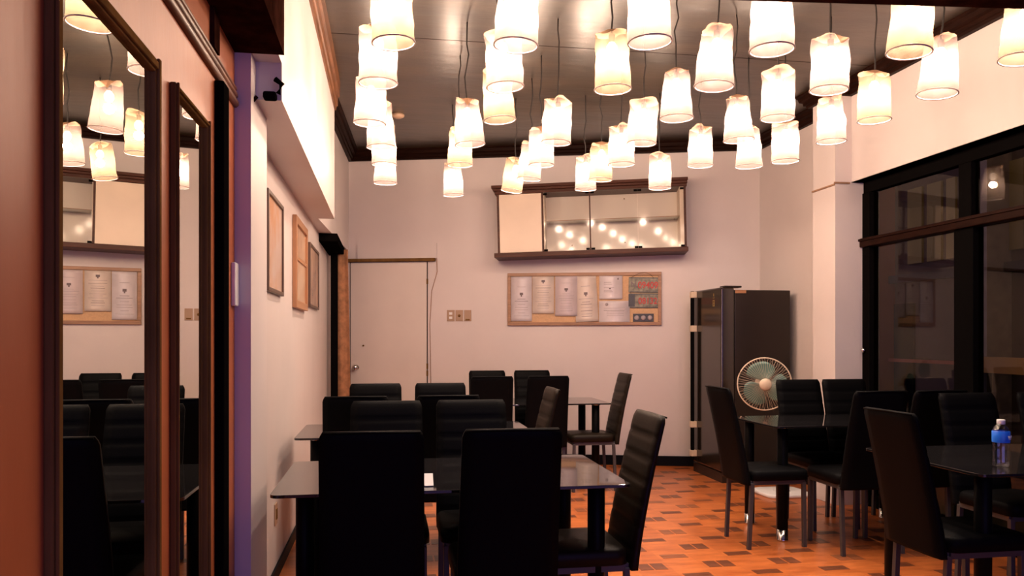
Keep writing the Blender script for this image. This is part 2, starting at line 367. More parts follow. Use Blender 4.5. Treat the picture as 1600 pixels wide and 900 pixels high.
# --------------------------------------------------------------- back wall fittings (local x along wall, -y into the room)
def wall_root(name, label, cat, u, z, n=0, group=None, roll=0):
    p = bwp(u, n); t = thing(name, label, cat, (p[0], p[1], z), 0, group)
    t.rotation_euler = (0, roll, BANG); return t
def u_at(px, n=0):                    # distance along the back wall seen in a pixel column
    t = (px-800)/F; dx, dy = SN+CS*t, CS-SN*t
    o = BL+bn*n; # o + u*bdir = s*(dx,dy)
    det = bdir.x*(-dy)+bdir.y*dx
    return (-(o.x)*(-dy)+(-(o.y))*dx)/det
def zb(px, py, n=0):
    u = u_at(px, n); p = bwp(u, n); return z_at(py, *p)
# door
u0, u1 = u_at(547), u_at(669); zt = zb(610, 411)
dr = struct(bpy.data.objects.new('door_1', None), 'plain off-white flush door in the back wall'); C.objects.link(dr)
p = bwp(u0, 0); dr.location = (p[0], p[1], 0); dr.rotation_euler = (0, 0, BANG)
W = u1-u0
box('door_leaf', (.012, -.022, .01), (W-.012, -.001, zt), M['wall_door'], dr, .002)
box('door_gap', (.002, -.006, 0), (.012, -.001, zt+.01), M['cornice'], dr)
box('door_gap', (W-.012, -.006, 0), (W-.004, -.001, zt+.01), M['cornice'], dr)
kz = zb(556, 574)
kn = MB().lathe([(.030, 0), (.030, .006), (.012, .010), (.012, .035), (.026, .042), (.030, .058), (.024, .072), (.005, .076)], 20, mx=Matrix.Translation((.078, -.022, kz))@Matrix.Rotation(R(90), 4, 'X')).obj('door_knob', M['chrome'], dr)
kn['label'] = 'chrome round door knob'
MB().lathe([(.010, 0), (.010, .006), (.002, .007)], 12, mx=Matrix.Translation((.155, -.022, zb(569, 540)))@Matrix.Rotation(R(90), 4, 'X')).obj('peg', M['mframe'], dr)
for zz in (zb(668, 440), zb(668, 572), zb(668, 583)):
    box('hinge', (W-.012, -.030, zz-.028), (W+.004, -.018, zz+.028), M['mframe'], dr)
box('door_head', (-.02, -.05, zt+.012), (u_at(681)-u0, 0, zt+.045), M['mframe'], dr, .003)
struct(MB().prism([bwp(u_at(559)), bwp(u_at(683)), bwp(u_at(683), .02), bwp(u_at(559), .02)], zt+.045, zb(683, 380)).obj('trim_16', M['wall']), 'pale board over the door head')
wire = MB().tube([(0, -.006, 0), (.01, -.008, -.25), (-.05, -.006, -.45), (-.07, -.008, -.8), (-.065, -.006, -1.1), (-.06, -.006, -1.45)], .0035, 6).obj('wall_cable', M['boardframe'])
p = bwp(u_at(682)); wire.location = (p[0], p[1], zb(682, 388)); wire.rotation_euler = (0, 0, BANG)
tag(wire, 'thin pale cable running down the wall right of the door', 'cable')
# switches
for i, (a, b, lb) in enumerate(((698.5, 710.5, 'beige switch plate nearest the door, with two rockers'), (712, 723.5, 'middle beige switch plate with one round knob'), (725.5, 736.5, 'blank beige plate, right of the two switch plates'))):
    ua, ub = u_at(a), u_at(b); t = wall_root('switch_plate', lb, 'switch', ua, zb(a, 502), 0, 'switch plates on the back wall')
    h = zb(a, 484.5)-zb(a, 502); wd = ub-ua
    box('plate', (0, -.008, 0), (wd, 0, h), M['switch'], t, .002)
    if i == 0:
        for q in (.2, .58): box('rocker', (wd*.3, -.014, h*q), (wd*.7, -.008, h*(q+.22)), M['white'], t, .001)
    elif i == 1:
        MB().lathe([(.014, 0), (.012, .012), (.003, .013)], 14, mx=Matrix.Translation((wd/2, -.008, h/2))@Matrix.Rotation(R(90), 4, 'X')).obj('knob', M['mframe'], t)
    else: box('rocker', (wd*.2, -.011, h*.08), (wd*.8, -.008, h*.2), M['mframe'], t)
# wall cabinet
n = .30; ROLL = R(-1.25)
ua, ub = u_at(778, n), u_at(1073.5, n); zlo, zhi = zb(778, 396, n), zb(778, 304, n)
cb = wall_root('wall_cabinet', 'long brown wall cabinet with glass doors above the pinboard', 'cabinet', ua, zlo, 0, roll=ROLL)
W = ub-ua; H = zhi-zlo; D = n
box('back_panel', (0, -.012, 0), (W, -.001, H), M['cabwhite'], cb)
box('bottom_board', (-.035, -D-.03, -.045), (W+.01, -.001, 0), M['cabwood'], cb, .004)
m = MB(); m.box((-.02, -D-.015, H), (W+.01, -.001, H+.03)); m.box((-.035, -D-.03, H+.03), (W+.015, -.001, H+.055)); m.box((-.05, -D-.045, H+.055), (W+.02, -.001, H+.085))
m.obj('top_moulding', M['cabwood'], cb, bevel=.004)
box('side_panel', (0, -D, 0), (.02, -.012, H), M['cabwood'], cb); box('side_panel', (W-.022, -D, 0), (W, -.012, H), M['cabwood'], cb)
d1 = u_at(849, n)-ua; d2 = u_at(923, n)-ua
box('divider', (d1-.009, -D, 0), (d1+.009, -.012, H), M['cabwood'], cb); box('divider', (d2-.007, -D, 0), (d2+.007, -D+.02, H), M['cabwood'], cb)
box('inner_side', (W-.06, -D+.01, 0), (W-.022, -.012, H), M['cabpale'], cb); box('inner_side', (d1+.009, -D+.01, 0), (d1+.018, -.012, H), M['cabpale'], cb)
wd = box('door', (.022, -D, .004), (d1-.011, -D+.018, H-.004), M['cabpale'], cb, .002); wd['label'] = 'pale wooden cabinet door'
zs = zb(900, 348, n*.7)-zlo
box('glass_shelf', (d1+.018, -D+.05, zs), (W-.06, -.014, zs+.008), M['shelfglass'], cb)
box('shelf_edge', (d1+.018, -D+.048, zs+.001), (W-.06, -D+.051, zs+.007), M['boardframe'], cb)
for a, b in ((d1+.012, d2-.010), (d2+.010, (d2+W)/2-.003), ((d2+W)/2+.003, W-.024)):
    g = box('door', (a, -D+.001, .006), (b, -D+.006, H-.006), M['cabglass'], cb); g['label'] = 'clear glass cabinet door'
    for zz in (.004, H-.028):
        box('clip', (a-.002, -D-.008, zz), (a+.035, -D, zz+.02), M['black'], g); box('clip', (b-.033, -D-.008, zz), (b+.002, -D, zz+.02), M['black'], g)
for x, z in ((d1+.28, .09), (d2+.35, .10), (d2+.35, .55), (d2+.6, .32), (W-.09, .32), (d1+.05, .33)):
    MB().lathe([(.007, 0), (.006, .004), (.002, .005)], 8, mx=Matrix.Translation((x, -.012, z))@Matrix.Rotation(R(90), 4, 'X')).obj('screw', M['mframe'], cb)

# pinboard
ua, ub = u_at(793, .02), u_at(1033.5, .02); zlo, zhi = zb(900, 508.5, .02), zb(900, 426, .02)
W = ub-ua; H = zhi-zlo
pb = wall_root('pinboard', 'wide tan pinboard with a pale wood frame', 'pinboard', ua, zlo)
box('panel', (.01, -.012, .01), (W-.01, -.001, H-.01), M['board'], pb)
fw = .035
for a, b in (((0, 0, 0), (W, 0, fw)), ((0, 0, H-fw), (W, 0, H)), ((0, 0, fw), (fw, 0, H-fw)), ((W-fw, 0, fw), (W, 0, H-fw))):
    box('frame', (a[0], -.028, a[2]), (b[0], -.001, b[2]), M['boardframe'], pb, .004)
def pu(px): return u_at(px, .02)-ua
def pz(py): return zb(913, py, .02)-zlo
PB = [(798.5, 831, 431, 501.5, 'paper', 'cream printed sheet at the far left of the pinboard', 0.0, 'seal'),
      (832, 865.5, 431, 489.5, 'paper_cream', 'shortest printed sheet, second from the left on the pinboard', .0, 'top'),
      (867.5, 902, 431, 493.5, 'paper_mauve', 'mauve and white sheet in the middle of the pinboard', .0, 'mid'),
      (900, 935, 431, 503.5, 'paper_cream', 'tilted printed sheet with a curled foot, fourth on the pinboard', 3.0, 'seal'),
      (936.5, 972.5, 431, 467.5, 'paper', 'square pale sheet with a diagonal crease, above the certificate', .0, 'sq'),
      (936, 984, 470.5, 504, 'paper', 'wide certificate with a round seal, lower middle of the pinboard', .0, 'cert')]
for i, (xa, xb, ya_, yb2, mt, lb, rot, kind) in enumerate(PB):
    w_ = pu(xb)-pu(xa); h_ = pz(ya_)-pz(yb2)
    q = bwp(ua+pu(xa), .012); nn = .0015+.001*(i % 3)
    t = thing('printed_sheet', lb, 'paper', (q[0], q[1], zlo+pz(yb2)), 0, 'sheets on the pinboard'); t.rotation_euler = (0, R(rot)*-1, BANG)
    m = MB(); K = 12
    if True:                                 # sheet bulges a little and curls at its foot
        f = lambda z: -(nn+.004+.006*math.sin(PI*min(1, z/h_))+(.016 if rot else .008)*max(0, 1-z/h_*4)**2)
        vs_ = [(x*w_, f(h_*k/K), h_*k/K) for k in range(K+1) for x in (0, 1)]
        m.add(vs_, [(2*k, 2*k+1, 2*k+3, 2*k+2) for k in range(K)], True)
    s = m.obj('sheet', M[mt], t); sd = s.modifiers.new('thick', 'SOLIDIFY'); sd.thickness = .0008
    ink = MB(); soft = MB(); rr = random.Random(i)
    def q4(mb, x0, z0, x1, z1):
        zm = (z0+z1)/2; y = min(f(z0*h_), f(z1*h_))-.0012; mb.add([(x0*w_, y, z0*h_), (x1*w_, y, z0*h_), (x1*w_, y, z1*h_), (x0*w_, y, z1*h_)], [(0, 1, 2, 3)])
    if kind in ('seal', 'mid', 'top'):
        zc = {'seal': .60, 'mid': .66, 'top': .86}[kind]
        q4(ink, .42, zc-.02, .58, zc+.035); q4(ink, .47, zc-.055, .53, zc-.02); q4(soft, .3, zc+.16, .7, zc+.17) if zc < .8 else None
        z = zc-.11
        while z > .10:
            a = rr.uniform(.12, .34); q4(rr.choice([soft, soft, soft, ink]), a, z, 1-a, z+.008); z -= rr.choice([.05, .07])
        if kind == 'mid': pass
    elif kind == 'sq':
        for z in (.3, .36, .47, .62, .7): q4(soft, .2, z, rr.uniform(.5, .85), z+.02)
        q4(ink, .42, .42, .5, .47); q4(ink, .78, .82, .84, .9)
    else:
        q4(soft, .15, .66, .85, .68); q4(ink, .15, .55, .82, .565)
        for z in (.48, .4, .32): q4(soft, .25, z, .8, z+.02)
        sm = MB().lathe([(.016, 0), (.016, .002)], 16, mx=Matrix.Translation((w_*.25, f(.85*h_)-.001, h_*.84))@Matrix.Rotation(R(90), 4, 'X')).obj('round_seal', M['inksoft'], t)
    for nm_, mb_, mm_ in (('printing', ink, 'ink'), ('faint_printing', soft, 'inksoft')):
        if mb_.v: mb_.obj(nm_, M[mm_], t)['kind'] = 'stuff'
# two number plates hanging on a string
def text_mesh(name, s, size, m, parent, loc, rot=(R(90), 0, 0), ext=.001, sx=1):
    cu = bpy.data.curves.new('txt', 'FONT'); cu.body = s; cu.size = size; cu.extrude = ext; cu.align_x = 'CENTER'; cu.offset = size*.015
    t = bpy.data.objects.new('txt', cu); me = bpy.data.meshes.new_from_object(t); bpy.data.objects.remove(t)
    me.materials.clear(); me.materials.append(m)
    o = bpy.data.objects.new(name, me); C.objects.link(o); o.parent = parent; o.location = loc; o.rotation_euler = rot; o.scale = (sx, 1, 1); return o
xa, xb = pu(982), pu(1031)
for k, (s, y0, y1, dx, lb) in enumerate((('09409', 433.5, 457.5, 0, 'upper metal number plate hanging by a string on the pinboard'), ('08132', 459, 481.5, 0, 'lower metal number plate hanging under the other one'))):
    h_ = pz(y0)-pz(y1); w_ = xb-xa; q = bwp(ua+xa+dx, .02)
    t = thing('number_plate', lb, 'number plate', (q[0], q[1], zlo+pz(y1)), 0, 'number plates on the pinboard'); t.rotation_euler = (0, R(1.2 if k == 0 else .5), BANG)
    box('plate', (0, -.004, 0), (w_, 0, h_), M['plate'], t, .0015)
    text_mesh('digits', s, h_*.60, M['red'], t, (w_*.615, -.0045, h_*.29), sx=.86)
    text_mesh('small_mark', 'N', h_*.5, M['ink'], t, (w_*.16, -.0045, h_*.35)) if k == 0 else box('dark_patch', (.0, -.006, h_*.1), (w_*.2, -.004, h_*.95), M['darkstrip'], t)
    m = MB().box((w_*.05, -.0055, .004), (w_*.95, -.004, .011)); m.box((w_*.02, -.0055, h_-.012), (w_*.98, -.004, h_-.005)); m.obj('edge_band', M['darkstrip'], t)
    if k == 0: MB().tube([(.02, -.006, h_*.95), (w_*.3, -.008, h_+.035), (w_*.5, -.008, h_+.05), (w_*.68, -.008, h_+.03), (w_*.8, -.006, h_*.95)], .002, 5).obj('string', M['cornice'], t)
    else: MB().tube([(.02, .001, h_*.9), (.02, .001, h_+.03)], .002, 5).obj('string', M['cornice'], t)
xa, xb = pu(989), pu(1021.5); h_ = pz(490.5)-pz(503); w_ = xb-xa; q = bwp(ua+xa, .012)
t = thing('badge_strip', 'small dark strip with three pale round knobs under the number plates', 'badge', (q[0], q[1], zlo+pz(503)), BANG)
box('strip', (0, -.008, 0), (w_, 0, h_), M['darkstrip'], t, .002)
for k in range(3):
    MB().lathe([(h_*.30, 0), (h_*.28, .006), (h_*.1, .007)], 14, mx=Matrix.Translation((w_*(.18+.32*k), -.008, h_*.5))@Matrix.Rotation(R(90), 4, 'X')).obj('round_knob', M['inksoft'], t)
t = box('paper_tag', (0, -.006, 0), (.014, 0, .05), M['white']); q = bwp(ua+pu(932), .014); t.location = (q[0], q[1], zlo+pz(488)); t.rotation_euler = (0, 0, BANG)
tag(t, 'tiny white tag between the tilted sheet and the certificate', 'tag')

# --------------------------------------------------------------- left wall: mirrors, switch, pictures
def mirror(y0, y1, zt, label, fw=.035, z0=.12):
    t = thing('wall_mirror', label, 'mirror', (-.565, y0, z0), 0); h = zt-z0; L = y1-y0
    box('mirror_pane', (0, fw*.5, fw*.5), (.005, L-fw*.5, h-fw*.5), M['mirror'], t)
    for nm, a, b in (('frame_side', (0, 0), (fw, h)), ('frame_side', (L-fw, 0), (L, h)), ('frame_rail', (fw, h-fw), (L-fw, h)), ('frame_rail', (fw, 0), (L-fw, fw))):
        f = box(nm, (0, a[0], a[1]), (.016, b[0], b[1]), M['mframe'], t, .004)
        f2 = box('bead', (.016, a[0]+.006 if b[0]-a[0] < .1 else a[0], a[1]+(.006 if b[1]-a[1] < .1 else 0)), (.023, b[0]-.012 if b[0]-a[0] < .1 else b[0], b[1]-(.012 if b[1]-a[1] < .1 else 0)), M['mframe'], f, .002)
    return t
mirror(y_at(72, -.56), y_at(243, -.56), 1.985, 'tall dark-framed mirror nearest the camera, reflecting cabinet and chairs')
mirror(y_at(268, -.56), y_at(322, -.56), 1.985, 'narrower dark-framed mirror, farther one on the panelling', .024)
sw = box('wall_switch', (0, 0, 0), (.016, .075, .16), M['white'], bevel=.004); sw.location = (-.565, y_at(363, -.56), z_at(477, -.56, 2.93))
tag(sw, 'upright white switch on the panelling by the pier', 'switch')
for nm, px0, px1, z0, z1, fm, lb, mt in (('framed_picture', 402, 438, 1.545, 2.055, 'picwood_dark', 'nearest framed picture on the left wall, tan and grey print', 0),
                                     ('framed_picture', 456.5, 475, 1.505, 2.10, 'picwood_tan', 'middle picture on the left wall, thick tan frame with two panes', 1),
                                     ('framed_picture', 481, 495, 1.55, 2.045, 'picwood_dark', 'small dark framed picture farthest along the left wall', 2)):
    y0, y1 = y_at(px0, XL), y_at(px1, XL); L = y1-y0; h = z1-z0
    if mt == 0: y0 = 3.98; L = y1-y0
    t = thing(nm, lb, 'picture', (XL+.001, y0, z0), 0, 'pictures on the left wall'); th = .028 if mt == 1 else .02; fw = .05 if mt == 1 else .022
    pm = mat('picture_print_%d' % mt, ((.55, .42, .36), (.60, .42, .28), (.30, .20, .16))[mt], .25, col2=((.55, .28, .14), (.45, .25, .14), (.52, .34, .24))[mt], noise_scale=3.2)
    box('print', (0, fw*.6, fw*.6), (th*.5, L-fw*.6, h-fw*.6), pm, t)
    for a, b in (((0, 0), (fw, h)), ((L-fw, 0), (L, h)), ((fw, h-fw), (L-fw, h)), ((fw, 0), (L-fw, fw))):
        box('frame', (0, a[0], a[1]), (th, b[0], b[1]), M[fm], t, .003)
    if mt == 1: box('cross_bar', (0, fw, h*.53), (th*.8, L-fw, h*.57), M[fm], t, .002)
t = thing('wall_socket', 'small beige socket low on the left wall under the nearest table', 'socket', (XL, 4.30, .30), 0)
box('plate', (0, 0, 0), (.008, .085, .115), M['switch'], t, .002); box('insert', (.008, .025, .03), (.012, .06, .085), M['mframe'], t)
# black clamp on the end of the soffit
t = thing('clamp', 'small black clamp at the near end of the soffit', 'clamp', (-.445, 3.13, 2.27), 0)
box('body', (-.03, -.03, -.035), (.02, .015, -.005), M['black'], t, .008)
MB().tube([(.03, -.04, -.02), (.045, -.05, .015), (.02, -.045, .035)], .011, 8).obj('arm', M['black'], t)
MB().tube([(-.05, -.03, -.03), (-.075, -.03, -.06)], .007, 6).obj('screw', M['cornice'], t)
# smoke detector
px_, py_ = un(622, 7.9)
sd_ = MB().lathe([(.055, 0), (.055, -.02), (.03, -.035), (.002, -.036)], 20).obj('ceiling_fitting', M['switch']); sd_.location = (x_at(622, 7.0), 7.0, ZC)
tag(sd_, 'small round beige fitting on the ceiling at the back left', 'detector')

# --------------------------------------------------------------- window wall (right)
wn = struct(bpy.data.objects.new('window_1', None), 'dark framed window wall on the right'); C.objects.link(wn)
Y1 = 5.58; Y0 = 1.0; ZT = 2.53
fx0, fx1 = XW-.0, XW+.07
box('window_frame', (fx0, Y0, ZT-.085), (fx1, Y1, ZT), M['black'], wn, .004)
box('window_frame', (fx0-.01, Y1-.09, 0), (fx1, Y1, ZT-.085), M['black'], wn, .004)
ym = y_at(1507, XW)
tz = 2.055
box('transom', (fx0-.035, Y0, tz-.035), (fx1, Y1-.0, tz+.035), M['cornice'], wn, .006)
box('transom_lip', (fx0-.045, Y0, tz+.012), (fx0-.035, Y1, tz+.03), M['cornice'], wn)
box('mullion', (fx0, ym-.055, tz+.035), (fx1, ym+.055, ZT-.085), M['black'], wn, .004)
box('mullion', (fx0-.01, ym-.085, 0), (fx1, ym+.085, tz-.035), M['black'], wn, .004)
box('mullion', (fx0, 2.9, 0), (fx1, 3.05, ZT-.085), M['black'], wn, .004)
box('window_frame', (fx0, Y0, 0), (fx1, Y1-.09, .10), M['black'], wn, .004)
for ya2, yb3 in ((ym+.05, Y1-.09), (3.05, ym-.05), (Y0, 2.9)):
    box('glass_pane', (XW+.03, ya2, tz), (XW+.036, yb3, ZT-.08), M['glass'], wn)
    box('glass_pane', (XW+.03, ya2, .1), (XW+.036, yb3, tz), M['glass'], wn)
MB().lathe([(.018, 0), (.018, .02), (.008, .03)], 12, mx=Matrix.Translation((XW-.01, Y1-.035, z_at(547, XW, 5.55)))@Matrix.Rotation(R(-90), 4, 'Y')).obj('lock_knob', M['chrome'], wn)
struct(box('trim_17', (XU, Y0, ZT), (XW+.07, Y1, ZT+.004), M['bamboo']))
# the yard outside: walls, pillars and rail seen dimly through the glass
struct(box('ground_outside', (XR+.12, -3, -.1), (8.2, 12, 0), M['outdark']))
oh = thing('neighbouring_building', 'dim building across the yard, seen through the dark window', 'building', (6.6, 7.0, 0))
box('wall', (0, -10, 0), (.2, 5, 4.6), M['outwall'], oh); box('light_block_end', (-2.8, 4.8, 0), (0, 5, 4.6), M['outwall'], oh); box('light_block_end', (-2.8, -10.2, 0), (0, -10, 4.6), M['outdark'], oh)  # both ends added out of view to shut out the world light
box('light_block_roof', (-2.75, -10, 4.6), (.2, 5, 4.7), M['outdark'], oh)  # unseen roof, added to keep the blue world light off the yard
box('ledge', (-.1, -10, 2.02), (0, 4.8, 2.12), M['outdark'], oh)
box('low_ledge', (-.1, -10, 1.0), (0, 4.8, 1.04), M['outred'], oh)
def yo(px): return y_at(px, 6.5)
box('pillar', (-.25, yo(1388)-7, 0), (0, yo(1369)-7, 4.6), M['outred'], oh)
box('doorway', (-.03, yo(1419)-7, 0), (0, yo(1389)-7, 1.75), M['black'], oh)
for a, b in ((1432, 1410), (1462, 1440), (1484, 1470), (1535, 1518), (1590, 1560)):
    f = box('window', (-.03, yo(a)-7, 2.25), (0, yo(b)-7, 3.2), M['outolive'], oh)
box('pillar', (-.3, yo(1568)-7, 0), (0, yo(1540)-7, 4.6), M['outpale'], oh)
rl = thing('yard_rail', 'dull yellow rail board outside the right window', 'rail', (5.2, 3.6, 0))
zr = z_at(571, 5.2, 5.9)
box('board', (0, -1.6, zr-.07), (.04, 2.62, zr+.07), M['outyellow'], rl)
for y in (-1.4, -.2, .9, 2.5): box('post', (.04, y, 0), (.09, y+.05, zr+.07), M['outdark'], rl)

# --------------------------------------------------------------- fridge
fr = thing('refrigerator', 'tall dark brown two-door refrigerator in the back right corner', 'refrigerator', (2.97, 6.59, 0))
box('body', (.13, 0, .03), (.67, .66, 1.745), M['fridge'], fr, .006)
box('door', (0, -.006, .10), (.125, .665, 1.768), M['fridgedoor'], fr, .014)
box('plinth', (.01, .0, 0), (.67, .66, .09), M['fridge'], fr)
box('hinge_cover', (.03, .0, 1.765), (.20, .10, 1.782), M['fridge'], fr, .006)
box('edge_strip', (.001, -.009, .12), (.006, -.005, 1.75), M['chrome'], fr)
box('brown_patch', (.135, -.002, 1.715), (.24, 0, 1.742), M['picwood_tan'], fr)
hb = box('handle', (-.050, .555, .12), (-.022, .60, 1.765), M['black'], fr, .008)
for z in (.16, .44, 1.37, 1.70): box('handle_mount', (-.055, .55, z), (0, .605, z+.06), M['fanwhite'], hb, .004)
m = MB()
for a, b, c, d in ((0, 0, .008, .06), (.03, 0, .038, .06), (.008, 0, .03, .007), (.008, .027, .03, .033), (.008, .054, .03, .06), (.004, .075, .034, .082), (.014, .092, .024, .12)): m.box((-.002, .14+a, 1.60+b), (.0, .14+c, 1.60+d))
m.obj('gold_emblem', M['gold'], fr)

# --------------------------------------------------------------- stand fan
fx, fy = 3.265, 6.05
fn = thing('stand_fan', 'ivory stand fan with teal blades in front of the refrigerator', 'fan', (fx, fy, 0))
m = MB(); K = 28; pl = []
for k in range(K):
    a = 2*PI*k/K; c_, s_ = math.cos(a), math.sin(a); e = .45
    pl.append((.20*abs(c_)**e*(1 if c_ > 0 else -1), .19*abs(s_)**e*(1 if s_ > 0 else -1)))
m.prism(pl, 0, .03); m.obj('base', M['white'], fn, bevel=.01)
MB().lathe([(.07, .03), (.05, .05), (.02, .09), (.018, .09)], 20).obj('base_collar', M['white'], fn)
MB().lathe([(.017, .05), (.017, .60), (.026, .60), (.026, .63), (.012, .64), (.012, .78)], 14).obj('pole', M['fanwhite'], fn)
hx, hy = x_at(1194.5, 5.88)-fx, 5.88-fy; hz = z_at(600, hx+fx, 5.88)
face = Vector((-.34, -1, -.02)).normalized(); rotm = face.to_track_quat('Z', 'Y').to_matrix().to_4x4(); HM = Matrix.Translation((hx, hy, hz))@rotm
MB().lathe([(.03, -.16), (.055, -.15), (.062, -.09), (.05, -.05), (.02, -.045)], 18, mx=HM).obj('motor', M['fanwhite'], fn)
MB().tube([(0, 0, .77), (.0, -.01, hz-.05), tuple(HM@Vector((0, 0, -.11)))], .02, 8).obj('neck', M['fanwhite'], fn)
gr_ = MB(); RR = .212
for k in range(60):
    a = 2*PI*k/60; c_, s_ = math.cos(a), math.sin(a)
    gr_.tube([HM@Vector((c_*r, s_*r, z)) for r, z in ((.045, .055), (.10, .053), (.17, .042), (RR, .005))], .0009, 4)
for k in range(40):
    a = 2*PI*k/40; c_, s_ = math.cos(a), math.sin(a)
    gr_.tube([HM@Vector((c_*r, s_*r, z)) for r, z in ((.05, -.055), (.17, -.05), (RR, .0))], .0009, 4)
g1 = gr_.obj('wire_guard', M['fanwhite'], fn)
MB().tube([HM@Vector((RR*math.cos(2*PI*k/48), RR*math.sin(2*PI*k/48), 0)) for k in range(48)], .0055, 8, closed=True).obj('guard_ring', M['fanwhite'], g1)
MB().lathe([(.046, .050), (.049, .056), (.042, .064), (.004, .067)], 24, mx=HM).obj('hub_cap', M['fanwhite'], fn)
for k in range(3):
    m = MB(); a0 = R(95+120*k); nr, na = 7, 10; vs = []
    for i in range(nr):
        r = .03+.155*i/(nr-1); span = R(64+42*math.sin(PI*min(1, i/(nr-1)*.9+.05)))
        for j in range(na):
            u = j/(na-1)-.5; a = a0+span*u+R(14)*i/(nr-1); rr = r*(1-.10*(2*u)**4 if i == nr-1 else 1)
            vs.append(HM@Vector((rr*math.cos(a), rr*math.sin(a), .032*-u*1.4)))
    m.add(vs, [(i*na+j, i*na+j+1, (i+1)*na+j+1, (i+1)*na+j) for i in range(nr-1) for j in range(na-1)], True)
    o = m.obj('blade', M['teal'], fn); sd = o.modifiers.new('thick', 'SOLIDIFY'); sd.thickness = .002
MB().lathe([(.035, -.03), (.035, .03), (.02, .036)], 18, mx=HM).obj('rotor_hub', M['teal'], fn)

# --------------------------------------------------------------- tables
def rrect(x0, y0, x1, y1, r, k=5):
    p = []
    for cx, cy, a0 in ((x1-r, y1-r, 0), (x0+r, y1-r, 90), (x0+r, y0+r, 180), (x1-r, y0+r, 270)):
        for i in range(k+1): a = R(a0+90*i/k); p.append((cx+r*math.cos(a), cy+r*math.sin(a)))
    return p
def table(x0, y0, x1, y1, label, insx=.115, insy=.10, foot_h=.075):
    cx, cy = (x0+x1)/2, (y0+y1)/2
    t = thing('dining_table', label, 'table', (cx, cy, 0), 0, 'black glass dining tables')
    MB().prism(rrect(x0-cx, y0-cy, x1-cx, y1-cy, .03), .738, .750).obj('glass_top', M['blackglass'], t, bevel=.0015)
    for sx in (0, 1):
        for sy in (0, 1):
            lx = (x0+insx if sx == 0 else x1-insx)-cx; ly = (y0+insy if sy == 0 else y1-insy)-cy
            l = MB().lathe([(.034, foot_h), (.034, .725), (.030, .728)], 20, lx, ly).obj('leg', M['tableleg'], t)
            f = MB().lathe([(.030, 0), (.036, .004), (.036, .012), (.034, .014), (.035, foot_h)], 20, lx, ly).obj('chrome_foot', M['chrome'], l); f['label'] = 'chrome foot sleeve'
            c = MB().lathe([(.040, .728), (.040, .738)], 20, lx, ly).obj('chrome_pad', M['chrome'], l); c['label'] = 'chrome disc under the glass'
    return t
T1 = table(-.415, 2.85, .925, 3.62, 'nearest black glass table on the left, by the left wall')
T2 = table(-.515, 4.45, .865, 5.15, 'middle black glass table of the left row, touching the left wall side')
T3 = table(.58, 6.42, 1.90, 7.10, 'farthest black glass table, standing by the back wall')
R1 = table(2.42, 4.56, 3.66, 5.22, 'black glass table in front of the fan and refrigerator', .10, .10)
R2 = table(2.40, 2.82, 3.62, 3.62, 'black glass table at right with a water bottle on it', .09, .10)

